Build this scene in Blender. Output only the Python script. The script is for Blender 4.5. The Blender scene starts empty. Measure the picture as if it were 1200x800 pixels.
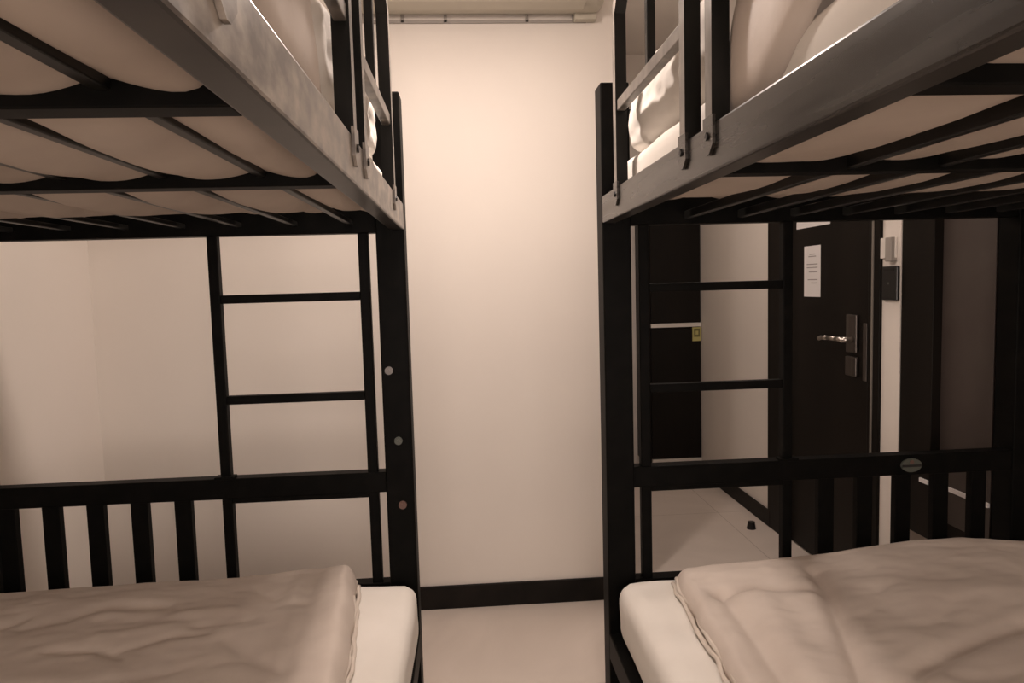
import bpy, bmesh, math, random
from mathutils import Vector, Matrix, noise
random.seed(4)
S = bpy.context.scene
COL = S.collection

# ------------------------------------------------------------------ camera
CAM_Z = 1.30
r = Vector((0.99740916, -0.06648455, -0.02747316))
u = Vector((0.03255749, 0.07664024, 0.99652711))
w = Vector((0.06414811, 0.99483973, -0.07860624))
cam_d = bpy.data.cameras.new('camera')
cam_d.sensor_width = 36.0
cam_d.lens = 822.0737 * 36.0 / 1200.0
cam_d.clip_start = 0.02
cam = bpy.data.objects.new('camera', cam_d)
COL.objects.link(cam)
cam.matrix_world = Matrix(((r.x, u.x, -w.x, 0), (r.y, u.y, -w.y, 0), (r.z, u.z, -w.z, CAM_Z), (0, 0, 0, 1)))
S.camera = cam

# ------------------------------------------------------------------ world, view, lamps
wd = bpy.data.worlds.new('world'); S.world = wd; wd.use_nodes = True
wd.node_tree.nodes['Background'].inputs[0].default_value = (1.0, 0.86, 0.74, 1)
wd.node_tree.nodes['Background'].inputs[1].default_value = 0.0
S.view_settings.view_transform = 'Standard'
S.view_settings.look = 'None'
S.view_settings.gamma = 1.0
S.view_settings.use_curve_mapping = False
S.view_settings.exposure = 0.0
WARM = (1.0, 0.84, 0.75)
AISLE_LAMP = (0.01, 1.93, 2.335)      # pendant over the far end of the aisle
NEAR_FILL = (0.15, -0.65, 2.80)      # unseen fill lamp added behind the camera to even out the far wall
PASSAGE_FILL = (1.12, 3.20, 2.84)    # unseen fill lamp added to brighten the passage walls
FILL_WINDOW = (0.10, 1.25, 1.70, 1.10)    # unseen window added behind the camera as soft fill: centre x, centre z, width, height

def area_lamp(name, loc, power, size, size_y=None):
    d = bpy.data.lights.new(name, 'AREA'); d.shape = 'RECTANGLE' if size_y else 'DISK'; d.size = size
    if size_y: d.size_y = size_y
    d.energy = power; d.color = WARM
    o = bpy.data.objects.new(name, d); COL.objects.link(o); o.location = loc
    return o
area_lamp('aisle_light', (AISLE_LAMP[0], AISLE_LAMP[1], AISLE_LAMP[2] - 0.045), 11.5, 0.09)
d = bpy.data.lights.new('aisle_bulb', 'POINT'); d.shadow_soft_size = 0.05; d.energy = 10.0; d.color = WARM
o = bpy.data.objects.new('aisle_bulb', d); COL.objects.link(o); o.location = (AISLE_LAMP[0], AISLE_LAMP[1], AISLE_LAMP[2] - 0.10)
area_lamp('near_light', (NEAR_FILL[0], NEAR_FILL[1], NEAR_FILL[2] - 0.045), 8.0, 0.45)
area_lamp('passage_light', (PASSAGE_FILL[0], PASSAGE_FILL[1], PASSAGE_FILL[2] - 0.045), 8.5, 0.28)
o = area_lamp('window_light', (FILL_WINDOW[0], -1.575, FILL_WINDOW[1]), 36.0, FILL_WINDOW[2], FILL_WINDOW[3])
o.rotation_euler = (math.pi / 2, 0, 0)

# ------------------------------------------------------------------ materials
def new_mat(name, color, rough=0.6, spec=0.5, metal=0.0):
    m = bpy.data.materials.new(name); m.use_nodes = True
    b = m.node_tree.nodes['Principled BSDF']
    b.inputs['Base Color'].default_value = (*color, 1)
    b.inputs['Roughness'].default_value = rough
    b.inputs['Metallic'].default_value = metal
    b.inputs['Specular IOR Level'].default_value = spec
    return m

def noisy(m, c1, c2, scale, detail=4, stretch=(1, 1, 1), lo=0.35, hi=0.65, bump=0.0, bscale=None, bdist=0.002):
    nt = m.node_tree; b = nt.nodes['Principled BSDF']
    tc = nt.nodes.new('ShaderNodeTexCoord'); mp = nt.nodes.new('ShaderNodeMapping')
    mp.inputs['Scale'].default_value = stretch
    nt.links.new(tc.outputs['Object'], mp.inputs[0])
    n = nt.nodes.new('ShaderNodeTexNoise'); n.inputs['Scale'].default_value = scale; n.inputs['Detail'].default_value = detail
    nt.links.new(mp.outputs[0], n.inputs['Vector'])
    cr = nt.nodes.new('ShaderNodeValToRGB')
    cr.color_ramp.elements[0].position = lo; cr.color_ramp.elements[0].color = (*c1, 1)
    cr.color_ramp.elements[1].position = hi; cr.color_ramp.elements[1].color = (*c2, 1)
    nt.links.new(n.outputs[0], cr.inputs[0]); nt.links.new(cr.outputs[0], b.inputs['Base Color'])
    if bump:
        n2 = nt.nodes.new('ShaderNodeTexNoise'); n2.inputs['Scale'].default_value = bscale or scale; n2.inputs['Detail'].default_value = 5
        nt.links.new(mp.outputs[0], n2.inputs['Vector'])
        bp = nt.nodes.new('ShaderNodeBump'); bp.inputs['Strength'].default_value = bump; bp.inputs['Distance'].default_value = bdist
        nt.links.new(n2.outputs[0], bp.inputs['Height']); nt.links.new(bp.outputs[0], b.inputs['Normal'])
    return m

M = {}
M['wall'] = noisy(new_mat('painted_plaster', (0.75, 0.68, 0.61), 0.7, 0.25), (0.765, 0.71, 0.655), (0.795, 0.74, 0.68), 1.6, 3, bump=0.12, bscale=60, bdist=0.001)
M['wall_side'] = noisy(new_mat('painted_plaster_side', (0.8, 0.74, 0.68), 0.7, 0.25), (0.83, 0.775, 0.715), (0.86, 0.80, 0.745), 1.6, 3, bump=0.12, bscale=60, bdist=0.001)  # same plaster, lightened to put the left wall's extra light into the colour
M['ceiling'] = new_mat('ceiling_paint', (0.84, 0.79, 0.735), 0.8, 0.2)
M['base'] = noisy(new_mat('dark_baseboard', (0.012, 0.01, 0.009), 0.5, 0.12), (0.008, 0.007, 0.006), (0.016, 0.013, 0.011), 9)
M['metal'] = noisy(new_mat('black_powder_coat', (0.01, 0.01, 0.009), 0.5, 0.07), (0.0022, 0.0022, 0.0019), (0.005, 0.0045, 0.004), 22, 5, (1, 0.25, 1), 0.4, 0.75, bump=0.10, bscale=140, bdist=0.0006)
# roughness wear on the side rails: rubbed patches and lengthwise scuffs; base tones also carry reflected light
def rail_mat(name, c1, c2, stretch, r0, r1, sc, spec=0.6):
    m = noisy(new_mat(name, (0.02, 0.02, 0.02), 0.35, spec), c1, c2, sc, 6, stretch, 0.38, 0.68)
    nt = m.node_tree; b = nt.nodes['Principled BSDF']
    n = [x for x in nt.nodes if x.type == 'TEX_NOISE'][0]
    mr = nt.nodes.new('ShaderNodeMapRange'); mr.inputs[1].default_value = 0.3; mr.inputs[2].default_value = 0.7
    mr.inputs[3].default_value = r0; mr.inputs[4].default_value = r1
    nt.links.new(n.outputs[0], mr.inputs[0]); nt.links.new(mr.outputs[0], b.inputs['Roughness'])
    return m
M['rail_left'] = rail_mat('worn_black_rail', (0.10, 0.085, 0.075), (0.40, 0.35, 0.30), (1, 0.6, 1), 0.30, 0.42, 34)  # mottled wear, lightened to put grazing reflection into the colour
M['rail_right'] = rail_mat('scuffed_black_rail', (0.012, 0.010, 0.008), (0.05, 0.043, 0.036), (1, 0.07, 1), 0.20, 0.36, 28, 0.48)
M['bar'] = noisy(new_mat('black_flat_bar', (0.01, 0.01, 0.01), 0.38, 0.25), (0.005, 0.005, 0.004), (0.011, 0.010, 0.009), 20)
M['rail_under'] = noisy(new_mat('satin_black_rail_underside', (0.03, 0.03, 0.03), 0.36, 0.45), (0.018, 0.016, 0.014), (0.034, 0.030, 0.026), 12)  # shade under the rail put into the darker colour
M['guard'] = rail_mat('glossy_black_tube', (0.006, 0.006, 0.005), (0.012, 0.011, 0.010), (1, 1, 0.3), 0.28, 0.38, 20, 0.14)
M['worn'] = rail_mat('worn_grey_metal', (0.10, 0.088, 0.076), (0.26, 0.23, 0.20), (1, 1, 0.4), 0.3, 0.4, 26)  # black tube finish with its reflected light painted in as grey
M['white_cloth'] = noisy(new_mat('white_mattress_cloth', (0.75, 0.7, 0.63), 0.85, 0.2), (0.80, 0.76, 0.70), (0.85, 0.81, 0.755), 5, 4, bump=0.25, bscale=9, bdist=0.006)
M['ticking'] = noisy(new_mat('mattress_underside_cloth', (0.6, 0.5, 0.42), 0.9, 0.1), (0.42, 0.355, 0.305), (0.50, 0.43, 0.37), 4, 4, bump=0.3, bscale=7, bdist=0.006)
M['duvet'] = noisy(new_mat('taupe_duvet_cotton', (0.3, 0.25, 0.21), 0.62, 0.4), (0.60, 0.52, 0.46), (0.66, 0.58, 0.515), 6, 4, bump=0.22, bscale=14, bdist=0.006)
M['hem'] = new_mat('pale_duvet_hem', (0.66, 0.59, 0.52), 0.8, 0.2)
M['pillow'] = noisy(new_mat('white_pillow_cotton', (0.8, 0.75, 0.69), 0.85, 0.2), (0.78, 0.735, 0.68), (0.83, 0.79, 0.735), 6, 3, bump=0.35, bscale=12, bdist=0.008)
M['door'] = noisy(new_mat('dark_wood_veneer', (0.01, 0.008, 0.006), 0.45, 0.12), (0.0065, 0.0055, 0.0045), (0.013, 0.010, 0.008), 3, 5, (1, 1, 0.08))
M['jamb_edge'] = new_mat('pale_frame_seal', (0.20, 0.18, 0.155), 0.5)  # highlight on the frame's stop edges, put into a pale colour
M['panel'] = noisy(new_mat('grey_brown_laminate', (0.045, 0.035, 0.03), 0.4, 0.4), (0.05, 0.038, 0.034), (0.062, 0.05, 0.044), 4, 3)
M['steel'] = noisy(new_mat('brushed_steel', (0.5, 0.46, 0.42), 0.3, 0.5, 1.0), (0.48, 0.44, 0.4), (0.58, 0.54, 0.49), 40, 3, (1, 1, 0.1))
M['dull_steel'] = noisy(new_mat('dull_steel', (0.2, 0.18, 0.16), 0.42, 0.5, 1.0), (0.13, 0.115, 0.105), (0.19, 0.17, 0.155), 40, 3, (1, 1, 0.1))
M['paper'] = new_mat('white_paper', (0.78, 0.75, 0.74), 0.8, 0.1)
M['ink'] = new_mat('faded_ink', (0.34, 0.31, 0.3), 0.8, 0.1)
M['white_plastic'] = new_mat('off_white_plastic', (0.74, 0.70, 0.65), 0.45)
M['ac_plastic'] = new_mat('aged_white_plastic', (0.50, 0.46, 0.38), 0.5)  # white plastic, darkened to put the underside's shade into the colour
M['dark_plastic'] = new_mat('black_plastic', (0.008, 0.008, 0.008), 0.3)
M['grey_plastic'] = new_mat('grey_plastic', (0.33, 0.3, 0.27), 0.5)
M['pale_trim'] = new_mat('pale_edge_strip', (0.62, 0.58, 0.53), 0.5)
M['yellow'] = new_mat('yellow_green_tag', (0.42, 0.38, 0.14), 0.6)
M['olive'] = new_mat('olive_print', (0.12, 0.11, 0.035), 0.6)
M['cap'] = new_mat('grey_bolt_cap', (0.075, 0.085, 0.07), 0.35, 0.6)
M['cap_red'] = new_mat('worn_reddish_bolt_cap', (0.13, 0.065, 0.05), 0.4, 0.6)
M['cap_light'] = new_mat('pale_bolt_cap', (0.17, 0.15, 0.14), 0.3, 0.6)
M['hole'] = new_mat('dark_bolt_head', (0.004, 0.004, 0.004), 0.5)
M['plate'] = noisy(new_mat('bracket_plate', (0.04, 0.035, 0.03), 0.42, 0.6), (0.03, 0.027, 0.024), (0.06, 0.052, 0.045), 30)

def tile_mat():
    m = new_mat('floor_tile', (0.5, 0.42, 0.37), 0.42, 0.4)
    nt = m.node_tree; b = nt.nodes['Principled BSDF']
    tc = nt.nodes.new('ShaderNodeTexCoord'); mp = nt.nodes.new('ShaderNodeMapping')
    mp.inputs['Location'].default_value = (-0.428 + 1.6, -2.9 + 3.2, 0)
    nt.links.new(tc.outputs['Object'], mp.inputs[0])
    br = nt.nodes.new('ShaderNodeTexBrick'); br.offset = 0.0; br.squash = 1.0
    br.inputs['Scale'].default_value = 1.0; br.inputs['Brick Width'].default_value = 0.8; br.inputs['Row Height'].default_value = 0.8
    br.inputs['Mortar Size'].default_value = 0.0022; br.inputs['Mortar Smooth'].default_value = 0.4; br.inputs['Bias'].default_value = 0
    nt.links.new(mp.outputs[0], br.inputs['Vector'])
    n = nt.nodes.new('ShaderNodeTexNoise'); n.inputs['Scale'].default_value = 2.2; n.inputs['Detail'].default_value = 7; n.inputs['Distortion'].default_value = 1.2
    nt.links.new(tc.outputs['Object'], n.inputs['Vector'])
    cr = nt.nodes.new('ShaderNodeValToRGB')
    cr.color_ramp.elements[0].position = 0.3; cr.color_ramp.elements[0].color = (0.61, 0.535, 0.475, 1)
    cr.color_ramp.elements[1].position = 0.7; cr.color_ramp.elements[1].color = (0.70, 0.62, 0.555, 1)
    nt.links.new(n.outputs[0], cr.inputs[0])
    nt.links.new(cr.outputs[0], br.inputs['Color1']); nt.links.new(cr.outputs[0], br.inputs['Color2'])
    br.inputs['Mortar'].default_value = (0.40, 0.34, 0.29, 1)
    nt.links.new(br.outputs['Color'], b.inputs['Base Color'])
    return m
M['tile'] = tile_mat()
def emit_mat(name, strength):
    m = new_mat(name, (0.9, 0.85, 0.78), 0.5)
    b = m.node_tree.nodes['Principled BSDF']
    b.inputs['Emission Color'].default_value = (*WARM, 1); b.inputs['Emission Strength'].default_value = strength
    return m
M['glow'] = emit_mat('lit_lamp_shade', 3.0)
M['pane'] = emit_mat('bright_frosted_pane', 1.0)

# ------------------------------------------------------------------ helpers
def add_box(bm, x0, x1, y0, y1, z0, z1, bev=0.0, seg=2):
    x0, x1 = sorted((x0, x1)); y0, y1 = sorted((y0, y1)); z0, z1 = sorted((z0, z1))
    m = Matrix.Translation(((x0 + x1) / 2, (y0 + y1) / 2, (z0 + z1) / 2)) @ Matrix.Diagonal((x1 - x0, y1 - y0, z1 - z0, 1))
    g = bmesh.ops.create_cube(bm, size=1.0, matrix=m)
    if bev:
        es = list({e for v in g['verts'] for e in v.link_edges})
        bmesh.ops.bevel(bm, geom=es, offset=bev, segments=seg, affect='EDGES', profile=0.5)

def add_path(bm, pts, xa, xb, t, axis='x'):
    """square tube following pts (y, z), extruded between xa and xb, mitred at each bend"""
    rings = []
    n = len(pts)
    for i, pnt in enumerate(pts):
        p = Vector(pnt)
        if i == 0: d = (Vector(pts[1]) - p).normalized(); nn = Vector((-d.y, d.x)); k = 1
        elif i == n - 1: d = (p - Vector(pts[i - 1])).normalized(); nn = Vector((-d.y, d.x)); k = 1
        else:
            d1 = (p - Vector(pts[i - 1])).normalized(); d2 = (Vector(pts[i + 1]) - p).normalized()
            n1 = Vector((-d1.y, d1.x)); n2 = Vector((-d2.y, d2.x)); nn = (n1 + n2).normalized(); k = 1 / max(0.3, nn.dot(n1))
        a = p + nn * t / 2 * k; b = p - nn * t / 2 * k
        rings.append([bm.verts.new((xa, a.x, a.y)), bm.verts.new((xb, a.x, a.y)), bm.verts.new((xb, b.x, b.y)), bm.verts.new((xa, b.x, b.y))])
    for i in range(n - 1):
        for j in range(4):
            bm.faces.new((rings[i][j], rings[i][(j + 1) % 4], rings[i + 1][(j + 1) % 4], rings[i + 1][j]))
    bm.faces.new(rings[0][::-1]); bm.faces.new(rings[-1])

def add_prism(bm, pts, a0, a1, plane='yz'):
    """polygon pts extruded between a0 and a1 along the remaining axis"""
    def P(p, a):
        return {'yz': (a, p[0], p[1]), 'xz': (p[0], a, p[1]), 'xy': (p[0], p[1], a)}[plane]
    A = [bm.verts.new(P(p, a0)) for p in pts]; B = [bm.verts.new(P(p, a1)) for p in pts]
    n = len(pts)
    bm.faces.new(A); bm.faces.new(B[::-1])
    for i in range(n):
        bm.faces.new((A[i], B[i], B[(i + 1) % n], A[(i + 1) % n]))

def add_cyl(bm, c, axis, rad, depth, seg=20, r2=None, sx=1.0):
    rot = {'x': Matrix.Rotation(math.pi / 2, 4, 'Y'), 'y': Matrix.Rotation(math.pi / 2, 4, 'X'), 'z': Matrix.Identity(4)}[axis]
    m = Matrix.Translation(c) @ rot @ Matrix.Diagonal((sx, 1, 1, 1))
    bmesh.ops.create_cone(bm, cap_ends=True, segments=seg, radius1=rad, radius2=rad if r2 is None else r2, depth=depth, matrix=m)

def origin_of(o):
    v = Vector((0, 0, 0)); q = o
    while q is not None:
        v += q.location; q = q.parent
    return v

def obj(name, bm, mat, parent=None, smooth=False, loc=None):
    bmesh.ops.recalc_face_normals(bm, faces=bm.faces[:])
    xs = [v.co for v in bm.verts]
    lo = Vector((min(v.x for v in xs), min(v.y for v in xs), min(v.z for v in xs)))
    hi = Vector((max(v.x for v in xs), max(v.y for v in xs), max(v.z for v in xs)))
    c = Vector(((lo.x + hi.x) / 2, (lo.y + hi.y) / 2, lo.z)) if loc is None else Vector(loc)
    bmesh.ops.translate(bm, verts=bm.verts[:], vec=-c)
    me = bpy.data.meshes.new(name); bm.to_mesh(me); bm.free()
    if smooth:
        for p in me.polygons: p.use_smooth = True
    o = bpy.data.objects.new(name, me); COL.objects.link(o)
    me.materials.append(mat)
    if parent is not None:
        o.parent = parent; o.location = c - origin_of(parent)
    else:
        o.location = c
    return o

def box_obj(name, mat, parent, *b, bev=0.0):
    bm = bmesh.new(); add_box(bm, *b, bev=bev); return obj(name, bm, mat, parent)

def tag(o, label=None, cat=None, group=None, kind=None):
    if label: o['label'] = label
    if cat: o['category'] = cat
    if group: o['group'] = group
    if kind: o['kind'] = kind
    return o

def empty(name, loc, label, cat, group=None):
    o = bpy.data.objects.new(name, None); COL.objects.link(o); o.location = loc; o.empty_display_size = 0.1
    return tag(o, label, cat, group)

def struct(name, mat, *b, bev=0.0):
    o = box_obj(name, mat, None, *b, bev=bev); o['kind'] = 'structure'; return o

def fbm(x, y, z=0.0, o=3):
    return noise.fractal(Vector((x, y, z)), 1.0, 2.0, o)

def sstep(a, b, x):
    t = max(0.0, min(1.0, (x - a) / (b - a))); return t * t * (3 - 2 * t)

# ------------------------------------------------------------------ room shell
CEIL = 2.88
XW = 1.567          # right wall beyond the beds
YD = 2.783          # wall across the end of the aisle
XE = 0.640          # its free end, where the entrance passage opens
YB = 4.95           # back wall of the passage
XL_ROOM = -1.424
Y_NEAR = -1.60
XR_NEAR = 1.72
struct('floor', M['tile'], XL_ROOM - 0.1, XR_NEAR + 0.1, Y_NEAR - 0.1, YB + 0.1, -0.1, 0.0)
struct('ceiling', M['ceiling'], XL_ROOM - 0.1, XR_NEAR + 0.1, Y_NEAR - 0.1, YB + 0.1, CEIL, CEIL + 0.1)
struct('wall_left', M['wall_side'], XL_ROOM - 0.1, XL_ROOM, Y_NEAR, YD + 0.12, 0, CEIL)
struct('wall_far', M['wall'], XL_ROOM, XE, YD, YD + 0.12, 0, CEIL)
struct('wall_passage_left', M['wall'], XE - 0.1, XE, YD + 0.12, YB, 0, CEIL)
struct('wall_back', M['wall'], XE - 0.1, XR_NEAR, YB, YB + 0.1, 0, CEIL)
struct('wall_near', M['wall'], XL_ROOM, XR_NEAR, Y_NEAR - 0.1, Y_NEAR, 0, CEIL)
struct('wall_right_near', M['wall'], XR_NEAR, XR_NEAR + 0.1, Y_NEAR, 2.44, 0, CEIL)
# right wall of the passage, with the doorway left open for the door
DY0, DY1, DTOP = 2.55, 3.50, 2.10
bm = bmesh.new()
add_box(bm, XW, XR_NEAR + 0.1, 2.44, DY0, 0, CEIL)
add_box(bm, XW, XW + 0.12, DY1, YB, 0, CEIL)
add_box(bm, XW, XW + 0.12, DY0, DY1, DTOP, CEIL)
o = obj('wall_right', bm, M['wall']); o['kind'] = 'structure'
wx, wz, ww, wh = FILL_WINDOW
wn = struct('window_1', M['pane'], wx - ww / 2, wx + ww / 2, Y_NEAR, Y_NEAR + 0.012, wz - wh / 2, wz + wh / 2)  # glowing pane added out of view to lift the shaded areas
bm = bmesh.new()
for (a0, a1, b0, b1) in ((wx - ww / 2 - 0.05, wx + ww / 2 + 0.05, wz + wh / 2, wz + wh / 2 + 0.05), (wx - ww / 2 - 0.05, wx + ww / 2 + 0.05, wz - wh / 2 - 0.05, wz - wh / 2),
                         (wx - ww / 2 - 0.05, wx - ww / 2, wz - wh / 2, wz + wh / 2), (wx + ww / 2, wx + ww / 2 + 0.05, wz - wh / 2, wz + wh / 2), (wx - 0.02, wx + 0.02, wz - wh / 2, wz + wh / 2)):
    add_box(bm, a0, a1, Y_NEAR + 0.0005, Y_NEAR + 0.024, b0, b1, bev=0.002)
obj('window_frame', bm, M['white_plastic'], wn)
struct('baseboard_far', M['base'], XL_ROOM, XE, YD - 0.013, YD, 0, 0.095, bev=0.003)
struct('baseboard_left', M['base'], XL_ROOM, XL_ROOM + 0.013, Y_NEAR, YD - 0.013, 0, 0.02)
struct('baseboard_right', M['base'], XW - 0.014, XW, DY1, 4.58, 0, 0.085, bev=0.003)

# entrance door in the right wall
def make_door():
    bm = bmesh.new(); add_box(bm, XW + 0.012, XW + 0.055, 2.625, 3.345, 0.008, 2.03, bev=0.002)
    d = obj('door_1', bm, M['door']); d['kind'] = 'structure'
    bm = bmesh.new()
    add_box(bm, XW - 0.012, XW + 0.11, 3.345, 3.53, 0, DTOP + 0.05, bev=0.003)
    add_box(bm, XW - 0.012, XW + 0.11, DY0, 2.625, 0, DTOP + 0.05, bev=0.003)
    add_box(bm, XW - 0.012, XW + 0.11, DY0, 3.53, 2.03, DTOP + 0.05, bev=0.003)
    obj('door_frame', bm, M['door'], d)
    box_obj('seal_strip', M['jamb_edge'], d, XW + 0.011, XW - 0.014, 3.308, 3.348, 0.0, 2.03)
    box_obj('seal_strip', M['jamb_edge'], d, XW - 0.0125, XW - 0.016, 2.586, 2.597, 0, 2.03)
    # lock: two backplates and a lever
    p1 = box_obj('upper_backplate', M['dull_steel'], d, XW - 0.002, XW + 0.012, 2.725, 2.80, 0.99, 1.146, bev=0.004)
    p2 = box_obj('lower_backplate', M['dull_steel'], d, XW - 0.004, XW + 0.012, 2.722, 2.80, 0.895, 0.975, bev=0.004)
    bm = bmesh.new()
    add_cyl(bm, (XW - 0.022, 2.755, 1.045), 'x', 0.011, 0.05, 16)
    pts = [(XW - 0.045, 2.748, 1.046), (XW - 0.048, 2.80, 1.048), (XW - 0.046, 2.87, 1.046), (XW - 0.04, 2.93, 1.042), (XW - 0.03, 2.965, 1.036)]
    for i in range(len(pts) - 1):
        a = Vector(pts[i]); b = Vector(pts[i + 1]); dd = b - a
        mm = Matrix.Translation((a + b) / 2) @ dd.to_track_quat('Z', 'Y').to_matrix().to_4x4()
        bmesh.ops.create_cone(bm, cap_ends=True, segments=14, radius1=0.0095, radius2=0.009, depth=dd.length * 1.06, matrix=mm)
    obj('lever_handle', bm, M['steel'], d, smooth=True)
    box_obj('strike_plate', M['dull_steel'], d, XW - 0.014, XW - 0.010, 2.628, 2.652, 0.89, 1.118, bev=0.001)
    return d
make_door()

# ------------------------------------------------------------------ bunk beds
RAIL_Z0, RAIL_Z1, RAIL_W = 1.466, 1.540, 0.039
POST = 0.080
POST_W = 0.064
def bunk(s, X0, YF, W, railmat, label, guards, holes, badge):
    """s=-1 left bed, +1 right bed; X0 aisle face, YF front face of the far end, W width"""
    X = lambda uu: X0 + s * uu
    root = empty('bunk_bed', (X(W / 2), YF - 0.95, 0), label, 'bunk bed', None)
    YN = 0.04    # near end
    PW = POST_W if s < 0 else POST
    mt = M['metal']
    def B(name, u0, u1, y0, y1, z0, z1, mat=mt, par=root, bev=0.003):
        return box_obj(name, mat, par, X(u0), X(u1), y0, y1, z0, z1, bev=bev)
    # posts
    for i, (u0, y0) in enumerate(((0, YF), (W - PW, YF), (0, YN - POST), (W - PW, YN - POST))):
        bm = bmesh.new(); add_box(bm, X(u0), X(u0 + (POST if i in (0, 2) else PW)), y0, y0 + POST, 0, 1.846, bev=0.004)
        p = obj('post', bm, mt, root)
        if i == 0:
            for (hu, hz, hm) in holes:
                bm = bmesh.new(); add_cyl(bm, (X(hu), YF - 0.003, hz), 'y', 0.0115, 0.008, 18, sx=1.0)
                add_cyl(bm, (X(hu), YF - 0.008, hz), 'y', 0.005, 0.004, 6)
                c = obj('bolt_cap', bm, hm, p)
    # side rails, upper and lower, aisle and wall side
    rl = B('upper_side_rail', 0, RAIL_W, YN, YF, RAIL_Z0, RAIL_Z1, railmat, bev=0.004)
    rl.data.materials.append(M['rail_under'])     # underside darkened for its shade, faces show wear and are lightened for reflected light
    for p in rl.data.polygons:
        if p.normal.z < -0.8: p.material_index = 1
    B('upper_side_rail', W - RAIL_W, W, YN, YF, RAIL_Z0, RAIL_Z1)
    B('lower_side_rail', 0, RAIL_W, YN, YF, 0.215, 0.290)
    B('lower_side_rail', W - RAIL_W, W, YN, YF, 0.215, 0.290)
    # end beams and end rails
    for e, (ya, yb) in enumerate(((YF + 0.004, YF + 0.048), (YN - 0.048, YN - 0.004))):
        a, b = POST - 0.002, W - PW + 0.002
        B('end_beam', a, b, ya, yb, 1.460, 1.548)
        B('lower_end_rail', a, b, ya, yb, 0.412, 0.447)
        B('headboard_rail', a, b, ya, yb, 0.716, 0.776)
        B('upper_end_rail', a, b, ya, yb, 1.735, 1.775)
        for k in range(5):
            u0 = (0.6345 + 0.1210 * k) if s < 0 else (0.6277 + 0.1169 * k)
            if k == 4 and u0 + 0.047 > W - POST: continue
            B('headboard_slat', u0, u0 + 0.047, ya + 0.008, yb - 0.012, 0.445, 0.718, bev=0.002)
        for k in range(8):
            u0 = 0.16 + 0.125 * k
            B('upper_headboard_slat', u0, u0 + 0.03, ya + 0.008, yb - 0.012, 1.546, 1.737, bev=0.002)
    # ladder between the posts of the far end
    for (ua, ub) in ((0.1026, 0.1316), (0.5180, 0.5466)):
        lad = B('ladder_upright', ua, ub, YF + 0.008, YF + 0.036, 0.0, 1.462)
        if ub > 0.5:
            bm = bmesh.new(); add_box(bm, X(ua - 0.012), X(ub + 0.014), YF - 0.004, YF + 0.03, 0.774, 0.783, bev=0.002)
            obj('ladder_hook', bm, mt, lad)
    for z in (1.2845, 0.999, 0.7135, 0.428, 0.1425):
        B('ladder_rung', 0.1316, 0.518, YF + 0.010, YF + 0.034, z - 0.012, z + 0.012, bev=0.002)
    # mattress supports of the upper bunk
    for y in (0.19, 0.68, 1.17):
        yy = y + (YF - 2.005) * 0.7
        B('cross_bar', RAIL_W, W - RAIL_W, yy - 0.019, yy + 0.019, 1.468, 1.497, bev=0.002)
    for k in range(7):
        uu = (0.150 if s < 0 else 0.240) + 0.152 * k
        if uu < W - 0.07:
            B('long_bar', uu - 0.008, uu + 0.008, YN, YF + 0.01, 1.483 if s < 0 else 1.473, 1.4955, M['bar'], bev=0.002)
    # mattress base of the lower bunk
    for y in (0.3, 0.75, 1.2, 1.65):
        B('lower_cross_bar', RAIL_W, W - RAIL_W, y - 0.02, y + 0.02, 0.262, 0.290, bev=0.002)
    # guard rails bolted to the aisle side rail
    for (verts_y, mid_y, zmid, far_open) in guards:
        y1, y0 = verts_y
        t = 0.029
        bm = bmesh.new()
        add_path(bm, [(y1, RAIL_Z1 - 0.004), (y1, 1.955), (y1 - 0.075, 2.03), (y0 + 0.075, 2.03), (y0, 1.955), (y0, RAIL_Z1 - 0.004)], X(-0.004), X(0.024), t)
        g = obj('guard_rail', bm, M['guard'], root)
        g.data.materials.append(M['worn'])            # aisle faces lightened to paint in their grazing reflection
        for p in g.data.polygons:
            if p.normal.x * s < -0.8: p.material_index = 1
        bm = bmesh.new(); add_box(bm, X(0.0), X(0.020), y0 + t / 2 - 0.002, y1 - t / 2 + 0.002, zmid - 0.013, zmid + 0.013, bev=0.002)
        obj('mid_bar', bm, M['worn'], g)  # lamp light on the bar put into its lighter colour
        for my in mid_y:
            bm = bmesh.new(); add_box(bm, X(0.002), X(0.020), my - 0.010, my + 0.010, zmid + 0.012, 2.018, bev=0.002)
            obj('baluster', bm, M['guard'], g)
        for yy in (y1, y0):
            bm = bmesh.new()
            hw = 0.021
            add_prism(bm, [(yy - hw, RAIL_Z1 + 0.010), (yy - hw, RAIL_Z1 - 0.034), (yy - hw + 0.016, RAIL_Z1 - 0.048), (yy + hw - 0.016, RAIL_Z1 - 0.048), (yy + hw, RAIL_Z1 - 0.034), (yy + hw, RAIL_Z1 + 0.010)],
                      X(-0.0005), X(-0.0055))
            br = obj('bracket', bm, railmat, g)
            bm = bmesh.new(); add_cyl(bm, (X(-0.0065), yy, RAIL_Z1 - 0.020), 'x', 0.0065, 0.004, 4)
            obj('bolt', bm, M['hole'], br)
    if badge:
        bu, bz = badge
        bm = bmesh.new(); add_cyl(bm, (X(bu), YF + 0.002, bz), 'y', 0.031, 0.008, 32, sx=1.0)
        for v in bm.verts: v.co.z = bz + (v.co.z - bz) * 0.64
        bd = obj('oval_badge', bm, M['cap'], root)
        bm = bmesh.new(); add_box(bm, X(bu) - 0.029, X(bu) + 0.031, YF - 0.0035, YF + 0.001, bz - 0.0045, bz + 0.0025)
        obj('badge_band', bm, M['hole'], bd)
        bm = bmesh.new(); add_cyl(bm, (X(bu), YF - 0.002, bz + 0.010), 'y', 0.006, 0.004, 16)
        obj('badge_dot', bm, M['cap_red'], bd)
    return root

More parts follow.
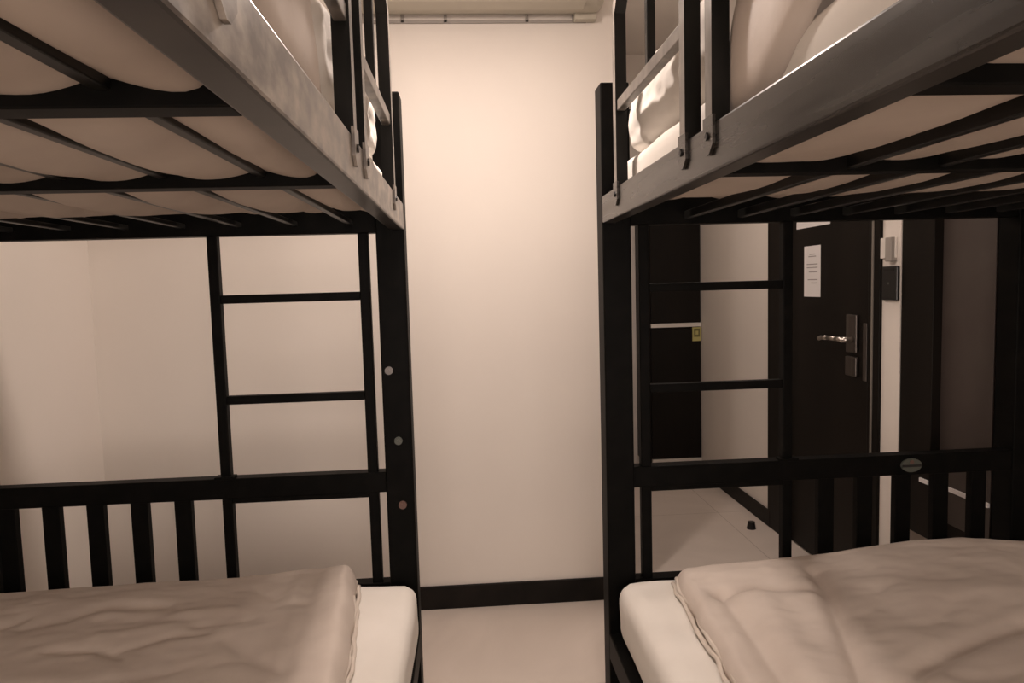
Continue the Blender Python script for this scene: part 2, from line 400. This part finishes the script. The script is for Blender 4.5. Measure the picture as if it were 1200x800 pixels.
XL, YL, WL = -0.166, 2.005, 1.256
XR, YR, WR = 0.384, 1.936, 1.293
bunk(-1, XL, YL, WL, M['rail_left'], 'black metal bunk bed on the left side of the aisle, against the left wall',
     [((1.742, 1.245), (1.48,), 1.705, False), ((1.125, 0.525), (0.95, 0.70), 1.72, False)],
     [(0.058, 1.070, M['cap_light']), (0.039, 0.867, M['cap']), (0.034, 0.679, M['cap_red'])], None)
bunk(1, XR, YR, WR, M['rail_right'], 'black metal bunk bed on the right side of the aisle, nearer the entrance door',
     [((1.742, 1.205), (1.46,), 1.732, False), ((1.075, 0.48), (0.90, 0.66), 1.735, False)],
     [], (0.901, 0.746))

# ------------------------------------------------------------------ mattresses
def rounded_box(bm, lo, hi, n, rad, disp):
    """closed gridded box with rounded edges; disp(x,y,z,side) -> Vector offset"""
    lo = Vector(lo); hi = Vector(hi)
    g = bmesh.ops.create_cube(bm, size=1.0)
    bmesh.ops.delete(bm, geom=bm.verts[:], context='VERTS')
    cache = {}
    def V(i, j, k):
        key = (i, j, k)
        if key in cache: return cache[key]
        q = Vector((lo.x + (hi.x - lo.x) * i / n[0], lo.y + (hi.y - lo.y) * j / n[1], lo.z + (hi.z - lo.z) * k / n[2]))
        c = Vector([min(max(q[a], lo[a] + rad), hi[a] - rad) for a in range(3)])
        d = q - c
        if d.length > 1e-9: q = c + d.normalized() * min(rad, d.length) if (d.length > rad or True) and d.length > rad else q
        q = q + disp(q)
        cache[key] = bm.verts.new(q); return cache[key]
    for i in range(n[0]):
        for j in range(n[1]):
            for k in (0, n[2]):
                bm.faces.new((V(i, j, k), V(i + 1, j, k), V(i + 1, j + 1, k), V(i, j + 1, k)))
    for i in range(n[0]):
        for k in range(n[2]):
            for j in (0, n[1]):
                bm.faces.new((V(i, j, k), V(i + 1, j, k), V(i + 1, j, k + 1), V(i, j, k + 1)))
    for j in range(n[1]):
        for k in range(n[2]):
            for i in (0, n[0]):
                bm.faces.new((V(i, j, k), V(i, j + 1, k), V(i, j + 1, k + 1), V(i, j, k + 1)))

def make_mattress(s, X0, YF, W, u0, z0, z1, yf, label, sag, mat, seed):
    X = lambda uu: X0 + s * uu
    xa, xb = sorted((X(u0), X(W - 0.045)))
    bars_u = [(0.150 if s < 0 else 0.240) + 0.152 * k for k in range(7)]
    ys = [y + (YF - 2.005) * 0.7 for y in (0.19, 0.68, 1.17)]
    mid = (z0 + z1) / 2
    def disp(q):
        d = Vector((0, 0, 0))
        uu = (q.x - X0) * s
        if sag and q.z < mid:
            du = min([abs(uu - b) for b in bars_u] + [abs(uu - 0.02) * 1.0])
            dy = min(abs(q.y - y) for y in ys)
            bu = math.sin(math.pi / 2 * min(1.0, du / 0.074)); by = sstep(0.02, 0.20, dy)
            k = (mid - q.z) / (mid - z0)
            d.z -= k * ((0.030 if s < 0 else 0.021) * bu * (0.5 + 0.5 * by)) - 0.0015 * fbm(q.x * 9 + seed, q.y * 6)
        else:
            k = (q.z - mid) / (z1 - mid) if q.z > mid else 0
            d.z += 0.006 * fbm(q.x * 4 + seed, q.y * 3) * max(0, k)
        if sag:
            d.z += 0.042 * sstep(YF - 0.55, YF - 0.08, q.y) * max(0, min(1, (z1 - q.z) / (z1 - z0)))
        d.x += 0.004 * fbm(seed, q.y * 3.5, q.z * 8)
        return d
    bm = bmesh.new()
    n = (96, 110, 8) if sag else (40, 60, 12)
    rounded_box(bm, (xa, 0.06, z0), (xb, yf, z1), n, 0.034 if sag else 0.046, disp)
    o = obj('mattress', bm, mat, None, smooth=True)
    if sag:
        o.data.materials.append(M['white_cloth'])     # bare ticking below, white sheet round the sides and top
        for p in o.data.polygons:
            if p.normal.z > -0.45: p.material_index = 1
    tag(o, label, 'mattress')
    return o
make_mattress(-1, XL, YL, WL, -0.002, 0.292, 0.468, 1.975, 'white mattress of the lower left bunk, its edge showing beside the aisle post', False, M['white_cloth'], 3)
make_mattress(1, XR, YR, WR, 0.016, 0.292, 0.468, 1.905, 'white mattress of the lower right bunk, its corner showing beside the aisle post', False, M['white_cloth'], 8)
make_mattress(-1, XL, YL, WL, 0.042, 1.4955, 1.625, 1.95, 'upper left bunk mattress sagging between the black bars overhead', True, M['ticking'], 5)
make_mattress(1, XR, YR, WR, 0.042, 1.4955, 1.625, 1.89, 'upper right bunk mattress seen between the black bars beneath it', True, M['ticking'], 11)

# ------------------------------------------------------------------ duvets on the lower bunks
def seg_dist(px, py, line):
    best = 9; t_all = 0
    for i in range(len(line) - 1):
        ax, ay = line[i]; bx, by = line[i + 1]
        dx, dy = bx - ax, by - ay
        t = max(0, min(1, ((px - ax) * dx + (py - ay) * dy) / (dx * dx + dy * dy)))
        d = math.hypot(px - ax - t * dx, py - ay - t * dy)
        if d < best: best = d
    return best

def interp(tab, x):
    if x <= tab[0][0]: return tab[0][1]
    for (a, va), (b, vb) in zip(tab, tab[1:]):
        if x <= b: return va + (vb - va) * (x - a) / (b - a)
    return tab[-1][1]

def lower_duvet(s, X0, W, yfar, edge, sil, creases, ridges, label, seed):
    X = lambda uu: X0 + s * uu
    bm = bmesh.new()
    NU, NV = 150, 190
    ynear = -0.05
    us = []
    for i in range(NU + 1):
        t = i / NU
        us.append(t ** 1.25)
    grid = []
    for j in range(NV + 1):
        tv = j / NV
        y = yfar - (yfar - ynear) * (tv ** 1.35)
        row = []
        ue = interp(edge, y) + 0.0022 * math.sin(y * 31 + seed) + 0.0012 * math.sin(y * 67)
        for i in range(NU + 1):
            uu = ue + (W - 0.05 - ue) * us[i]
            x = X(uu)
            top = interp(sil, x if s > 0 else -x)
            h = (top - 0.475) * 0.93
            de = uu - ue; dy = yfar - y; dw = W - 0.05 - uu
            h2 = h * (0.80 + 0.20 * math.exp(-dy / 0.5))
            prof = math.sqrt(max(0, 1 - (1 - min(1, de / 0.026)) ** 2)) * math.sqrt(max(0, 1 - (1 - min(1, dy / 0.035)) ** 2)) * min(1, dw / 0.05 + 0.3)
            z = 0.478 + h2 * prof
            k = min(1, de / 0.03) * min(1, dy / 0.05)
            z += k * (0.006 * fbm(x * 5 + seed, y * 7) + 0.0035 * (1 - abs(fbm(x * 6 + y * 5 + seed, y * 16 - x * 3, 3))) - 0.003)
            for (ln, amp, wd_) in creases:
                d = seg_dist(x, y, ln)
                if d < wd_ * 3: z -= k * amp * math.exp(-(d / wd_) ** 2)
            for (ln, amp, wd_) in ridges:
                d = seg_dist(x, y, ln)
                if d < wd_ * 3: z += k * amp * math.exp(-(d / wd_) ** 2)
            row.append(bm.verts.new((x, y, max(z, 0.474))))
        grid.append(row)
    for j in range(NV):
        for i in range(NU):
            bm.faces.new((grid[j][i], grid[j][i + 1], grid[j + 1][i + 1], grid[j + 1][i]))
    o = obj('duvet', bm, M['duvet'], None, smooth=True)
    md = o.modifiers.new('thickness', 'SOLIDIFY'); md.thickness = 0.006; md.offset = 1.0
    tag(o, label, 'duvet')
    # the stitched hem: a crinkled double lip running along the aisle edge
    for (off, rr, zz, ph) in ((-0.010, 0.0060, 0.4785, 0.0), (-0.002, 0.0055, 0.4900, 1.7)):
        bm = bmesh.new(); rings = []
        n = 150
        for j in range(n + 1):
            y = yfar - 0.004 - (yfar - ynear - 0.004) * j / n
            ue = interp(edge, y) + 0.0022 * math.sin(y * 31 + seed) + 0.0012 * math.sin(y * 67)
            cx = X(ue + off + 0.0022 * math.sin(y * 23 + ph) + 0.003 * fbm(y * 14, ph, seed))
            cz = zz + 0.0025 * math.sin(y * 41 + ph * 2)
            ra = rr * (1 + 0.3 * fbm(y * 30, ph + 4, seed))
            rings.append([bm.verts.new((cx + ra * math.cos(a * math.pi / 4), y, cz + ra * math.sin(a * math.pi / 4))) for a in range(8)])
        for j in range(n):
            for a in range(8):
                bm.faces.new((rings[j][a], rings[j][(a + 1) % 8], rings[j + 1][(a + 1) % 8], rings[j + 1][a]))
        bm.faces.new(rings[0]); bm.faces.new(rings[-1][::-1])
        obj('hem', bm, M['hem'], o, smooth=True)
    return o

L = lambda *p: list(p)
lower_duvet(-1, XL, WL, 1.925,
    [(-1, 0.09), (1.2, 0.098), (1.4, 0.110), (1.7, 0.140), (1.925, 0.168)],
    [(0.25, 0.547), (0.33, 0.549), (0.41, 0.547), (0.52, 0.538), (0.64, 0.527), (0.81, 0.528), (1.03, 0.524), (1.25, 0.518), (1.4, 0.516)],
    [(L((-1.081, 1.69), (-0.998, 1.71), (-0.93, 1.76), (-0.77, 1.745)), 0.011, 0.022),
     (L((-0.953, 1.56), (-0.903, 1.55), (-0.835, 1.548), (-0.773, 1.518)), 0.010, 0.014),
     (L((-0.784, 1.548), (-0.698, 1.59), (-0.616, 1.60)), 0.009, 0.015),
     (L((-1.16, 1.66), (-1.105, 1.735)), 0.007, 0.02),
     (L((-0.56, 1.56), (-0.476, 1.455), (-0.40, 1.40)), 0.010, 0.022),
     (L((-0.65, 1.63), (-0.53, 1.64)), 0.008, 0.016),
     (L((-0.418, 1.90), (-0.413, 1.78), (-0.405, 1.66), (-0.40, 1.50), (-0.38, 1.3)), 0.007, 0.020),
     (L((-1.0, 1.42), (-0.80, 1.40), (-0.62, 1.44)), 0.006, 0.02),
     (L((-0.56, 1.80), (-0.50, 1.74)), 0.006, 0.018)],
    [(L((-0.90, 1.71), (-0.72, 1.69), (-0.60, 1.70)), 0.006, 0.02),
     (L((-0.46, 1.82), (-0.45, 1.72)), 0.006, 0.02),
     (L((-0.33, 1.90), (-0.32, 1.6), (-0.30, 1.3)), 0.006, 0.03),
     (L((-0.86, 1.60), (-0.72, 1.64)), 0.005, 0.02)],
    'creased taupe duvet on the lower left bunk, bright along its aisle edge', 2.0)
lower_duvet(1, XR, WR, 1.835,
    [(-1, 0.12), (1.2, 0.130), (1.4, 0.140), (1.7, 0.155), (1.835, 0.168)],
    [(0.5, 0.519), (0.56, 0.521), (0.70, 0.532), (0.87, 0.540), (1.03, 0.555), (1.20, 0.572), (1.35, 0.574), (1.52, 0.552), (1.66, 0.54)],
    [(L((0.88, 1.72), (0.869, 1.65), (0.811, 1.46), (0.748, 1.28), (0.69, 1.13)), 0.021, 0.022),
     (L((0.72, 1.13), (0.78, 1.19), (0.859, 1.253), (0.95, 1.30), (1.042, 1.334), (1.16, 1.36)), 0.021, 0.022),
     (L((0.60, 1.655), (0.70, 1.655), (0.82, 1.64)), 0.012, 0.018),
     (L((0.93, 1.50), (0.97, 1.57), (1.02, 1.60)), 0.006, 0.02),
     (L((0.615, 1.66), (0.612, 1.50), (0.60, 1.32), (0.585, 1.1)), 0.016, 0.024),
     (L((1.02, 1.42), (1.08, 1.47), (1.16, 1.49)), 0.005, 0.02)],
    [(L((0.69, 1.60), (0.67, 1.45), (0.655, 1.30), (0.64, 1.1)), 0.012, 0.040),
     (L((0.92, 1.35), (0.86, 1.20)), 0.010, 0.04),
     (L((1.02, 1.54), (1.25, 1.50)), 0.010, 0.06),
     (L((0.62, 1.74), (0.76, 1.74)), 0.006, 0.03)],
    'rumpled taupe duvet on the lower right bunk with deep diagonal folds', 7.0)

# ------------------------------------------------------------------ duvets and pillows on the upper bunks
def upper_duvet(s, X0, W, yfar, label, seed):
    X = lambda uu: X0 + s * uu
    bm = bmesh.new(); grid = []
    NV = 90
    for j in range(NV + 1):
        y = yfar - (yfar - 0.02) * j / NV
        dy = yfar - y
        rnd = math.sqrt(max(0, 1 - (1 - min(1, dy / 0.07)) ** 2))
        hem = 1.552 + (0.06 if s < 0 else 0.13) * sstep(0.12, 0.36, dy) + 0.004 * math.sin(y * 22)
        ztop = 1.64 + 0.135 * rnd
        prof = [(0.050, hem), (0.040, hem + 0.006)]
        for t in range(1, 9):
            prof.append((0.034 - 0.004 * math.sin(t / 8 * math.pi), hem + 0.006 + (ztop - 0.06 - hem) * t / 8))
        for t in range(1, 9):
            a = t / 8 * math.pi / 2
            prof.append((0.034 + 0.06 * (1 - math.cos(a)), ztop - 0.055 + 0.055 * math.sin(a)))
        for t in range(1, 40):
            prof.append((0.094 + (W - 0.05 - 0.094) * t / 39, ztop))
        row = []
        for k, (uu, z) in enumerate(prof):
            a = 0.008 * fbm(y * 7 + seed, z * 11, uu * 4)
            row.append(bm.verts.new((X(uu + (0.006 * fbm(y * 5, z * 3 + seed) if k > 1 else 0)), y + 0.01 * fbm(z * 9, uu * 6, seed), z + (a * 1.2 if k > 18 else 0))))
        grid.append(row)
    for j in range(NV):
        for i in range(len(grid[0]) - 1):
            bm.faces.new((grid[j][i], grid[j][i + 1], grid[j + 1][i + 1], grid[j + 1][i]))
    o = obj('duvet', bm, M['duvet'], None, smooth=True)
    md = o.modifiers.new('thickness', 'SOLIDIFY'); md.thickness = 0.008; md.offset = 0
    tag(o, label, 'duvet')
    return o
upper_duvet(-1, XL, WL, 1.02, 'taupe duvet on the upper left bunk behind the guard rail', 4)
upper_duvet(1, XR, WR, 1.09, 'taupe duvet on the upper right bunk above the scuffed side rail', 9)

def make_pillow(s, X0, u0, u1, y0, y1, z0, z1, label, seed):
    xa, xb = sorted((X0 + s * u0, X0 + s * u1))
    cx, cy = (xa + xb) / 2, (y0 + y1) / 2
    def disp(q):
        k = (q.z - z0) / (z1 - z0)
        ex = abs(q.x - cx) / (xb - xa) * 2; ey = abs(q.y - cy) / (y1 - y0) * 2
        d = Vector((0, 0, 0))
        d.z -= k * (0.02 * ex ** 3 + 0.03 * ey ** 3)
        d.z += k * 0.012 * fbm(q.x * 8 + seed, q.y * 8)
        d.x += 0.010 * fbm(seed, q.y * 7, q.z * 12) * ex
        # the slip is pinched into creases along its side
        d.x += s * 0.007 * math.exp(-((q.y - (y1 - 0.12)) / 0.018) ** 2) * ex
        d.y += 0.008 * fbm(q.x * 7, q.z * 10, seed)
        return d
    bm = bmesh.new()
    rounded_box(bm, (xa, y0, z0), (xb, y1, z1), (60, 60, 24), 0.048, disp)
    o = obj('pillow', bm, M['pillow'], None, smooth=True)
    tag(o, label, 'pillow')
    return o
make_pillow(-1, XL, 0.050, 0.66, 1.16, 1.90, 1.633, 1.83, 'white pillow at the far end of the upper left bunk', 3)
make_pillow(1, XR, 0.050, 0.68, 1.12, 1.86, 1.633, 1.84, 'white pillow at the far end of the upper right bunk', 6)

# ------------------------------------------------------------------ air conditioner
ac = empty('air_conditioner', (0.09, YD - 0.1, 2.31), 'wall-mounted white air conditioner above the aisle, cut by the top of the photo', 'air conditioner')
bm = bmesh.new()
prof = [(YD - 0.012, 2.338), (YD - 0.06, 2.326), (YD - 0.13, 2.322), (YD - 0.185, 2.332), (YD - 0.212, 2.356), (YD - 0.222, 2.40), (YD - 0.218, 2.54), (YD - 0.20, 2.60), (YD - 0.15, 2.625), (YD - 0.012, 2.63)]
xa, xb = -0.36, 0.545
secs = [(xa, 0.86), (xa + 0.008, 0.96), (xa + 0.022, 1.0), (xb - 0.026, 1.0), (xb - 0.009, 0.96), (xb, 0.86)]
rings = []
cy, cz = YD - 0.012, 2.48
for xx, k in secs:
    rings.append([bm.verts.new((xx, cy + (y - cy) * k, cz + (z - cz) * (k * 0.5 + 0.5))) for y, z in prof])
for a in range(len(rings) - 1):
    for i in range(len(prof)):
        bm.faces.new((rings[a][i], rings[a][(i + 1) % len(prof)], rings[a + 1][(i + 1) % len(prof)], rings[a + 1][i]))
bm.faces.new(rings[0]); bm.faces.new(rings[-1][::-1])
obj('housing', bm, M['ac_plastic'], ac)
bm = bmesh.new(); add_box(bm, -0.31, 0.47, YD - 0.205, YD - 0.115, 2.314, 2.321, bev=0.003)
obj('air_flap', bm, M['ac_plastic'], ac)
bm = bmesh.new()
add_box(bm, -0.35, 0.50, YD - 0.010, YD - 0.002, 2.307, 2.318, bev=0.001)
for xx in (-0.35, -0.205, -0.042, 0.270, 0.452):
    add_box(bm, xx - 0.006, xx + 0.006, YD - 0.010, YD - 0.002, 2.31, 2.345)
obj('mounting_plate', bm, M['grey_plastic'], ac)
box_obj('end_cap', M['ac_plastic'], ac, 0.450, 0.535, YD - 0.05, YD - 0.0115, 2.306, 2.345, bev=0.004)

# ------------------------------------------------------------------ things on the passage walls
def on_wall(name, y0, y1, z0, z1, t, mat, parent=None, x=XW, bev=0.0):
    return box_obj(name, mat, parent, x - t, x - 0.0005, y0, y1, z0, z1, bev=bev)
DX = XW + 0.012
nt = on_wall('paper_notice', 3.035, 3.185, 1.214, 1.445, 0.0015, M['paper'], x=DX)
tag(nt, 'small white printed notice taped to the dark door at eye level', 'notice')
for (z, a, b) in ((1.405, 3.085, 3.135), (1.395, 3.075, 3.145), (1.36, 3.06, 3.16), (1.345, 3.06, 3.16), (1.325, 3.06, 3.14), (1.29, 3.06, 3.15), (1.275, 3.06, 3.12)):
    on_wall('printed_line', a, b, z, z + 0.004, 0.0004, M['ink'], nt, x=DX - 0.0013)
sh = on_wall('paper_sheet', 2.955, 3.262, 1.53, 1.74, 0.0015, M['paper'], x=DX)
tag(sh, 'wide white sheet high on the dark door, mostly hidden behind the bed beam', 'sheet of paper')
sw = empty('wall_thermostat', (XW, 2.505, 1.355), 'white thermostat box on the pale wall strip beside the door', 'thermostat')
on_wall('backplate', 2.46, 2.552, 1.365, 1.440, 0.010, M['white_plastic'], sw, bev=0.002)
on_wall('control_box', 2.462, 2.500, 1.352, 1.440, 0.024, M['grey_plastic'], sw, bev=0.003)
ch = empty('key_card_switch', (XW, 2.49, 1.21), 'black key card switch on the pale wall strip below the thermostat', 'card switch')
on_wall('housing', 2.442, 2.534, 1.210, 1.335, 0.014, M['dark_plastic'], ch, bev=0.004)
on_wall('card_slot', 2.46, 2.516, 1.318, 1.324, 0.0165, M['hole'], ch)
on_wall('indicator', 2.486, 2.494, 1.268, 1.276, 0.0152, M['cap'], ch)

# dark wall cabinet between the doorway and the right bed
cab = empty('wall_cabinet', (1.66, 2.23, 0.385), 'dark wall-hung cabinet with grey-brown panel right of the entrance door', 'cabinet')
XC = 1.600
box_obj('carcass', M['door'], cab, XC + 0.006, XR_NEAR - 0.001, 2.026, 2.438, 0.385, 2.10, bev=0.003)
box_obj('door_panel', M['panel'], cab, XC, XC + 0.007, 2.026, 2.262, 0.46, 2.09, bev=0.001)
box_obj('side_panel', M['panel'], cab, XC + 0.010, XR_NEAR - 0.002, 2.020, 2.027, 0.46, 2.09, bev=0.001)
box_obj('frame_stile', M['door'], cab, XW + 0.002, XC + 0.007, 2.264, 2.437, 0.387, 2.098, bev=0.002)
box_obj('trim_strip', M['paper'], cab, XW - 0.004, XW + 0.0025, 2.266, 2.312, 0.580, 0.594)
box_obj('trim_strip', M['paper'], cab, XC - 0.007, XC, 2.026, 2.262, 0.574, 0.588)

# dark narrow locker at the end of the passage
lk = empty('locker', (1.39, 4.77, 0), 'tall narrow dark locker at the end of the passage with a pale middle strip', 'locker')
box_obj('carcass', M['door'], lk, 1.212, XW - 0.003, 4.60, YB - 0.002, 0.05, 2.05, bev=0.003)
box_obj('plinth', M['door'], lk, 1.225, XW - 0.003, 4.61, YB - 0.002, 0.0, 0.052)
box_obj('plinth_strip', M['pale_trim'], lk, 1.224, XW - 0.004, 4.58, 4.60, 0.062, 0.108)
box_obj('upper_door', M['door'], lk, 1.224, XW - 0.007, 4.585, 4.60, 1.03, 2.04, bev=0.002)
box_obj('lower_door', M['door'], lk, 1.224, XW - 0.007, 4.585, 4.60, 0.110, 0.985, bev=0.002)
box_obj('middle_strip', M['pale_trim'], lk, 1.224, XW - 0.004, 4.580, 4.60, 0.998, 1.024)
box_obj('edge_strip', M['pale_trim'], lk, 1.206, 1.212, 4.598, 4.61, 0.05, 2.05)
tg = box_obj('key_tag', M['yellow'], None, 1.502, 1.560, 4.574, 4.584, 0.902, 0.994, bev=0.001)
tag(tg, 'small yellow-green tag hanging on the locker under its pale strip', 'tag')
box_obj('printed_square', M['olive'], tg, 1.511, 1.551, 4.5728, 4.5742, 0.930, 0.984)
box_obj('printed_center', M['yellow'], tg, 1.522, 1.540, 4.5718, 4.573, 0.944, 0.970)

# door stop
bm = bmesh.new(); add_cyl(bm, (1.455, 3.50, 0.016), 'z', 0.024, 0.032, 24, r2=0.018)
add_cyl(bm, (1.455, 3.50, 0.034), 'z', 0.019, 0.006, 24)
tag(obj('door_stop', bm, M['dark_plastic'], None), 'small round black door stop on the tiled floor of the passage', 'door stop')

# ------------------------------------------------------------------ ceiling lamps (above the frame: the aisle lamp and two added fill lamps)
def aisle_or_fill_lamp(loc, rad, label, drop):
    t = empty('ceiling_lamp', (loc[0], loc[1], loc[2]), label, 'lamp')
    bm = bmesh.new(); add_cyl(bm, (loc[0], loc[1], loc[2] - 0.010), 'z', rad + 0.012, 0.04, 48)
    if drop: add_cyl(bm, (loc[0], loc[1], (loc[2] + CEIL) / 2), 'z', 0.012, CEIL - loc[2], 12); add_cyl(bm, (loc[0], loc[1], CEIL - 0.01), 'z', 0.05, 0.02, 24)
    obj('housing', bm, M['white_plastic'], t)
    bm = bmesh.new(); add_cyl(bm, (loc[0], loc[1], loc[2] - 0.034), 'z', rad, 0.010, 48)
    obj('diffuser', bm, M['glow'], t)
aisle_or_fill_lamp(AISLE_LAMP, 0.10, 'round pendant lamp over the far end of the aisle', True)
aisle_or_fill_lamp(NEAR_FILL, 0.24, 'round lamp hanging close to the ceiling at the near end of the aisle', True)
aisle_or_fill_lamp(PASSAGE_FILL, 0.15, 'round flush lamp on the passage ceiling beside the entrance door', False)
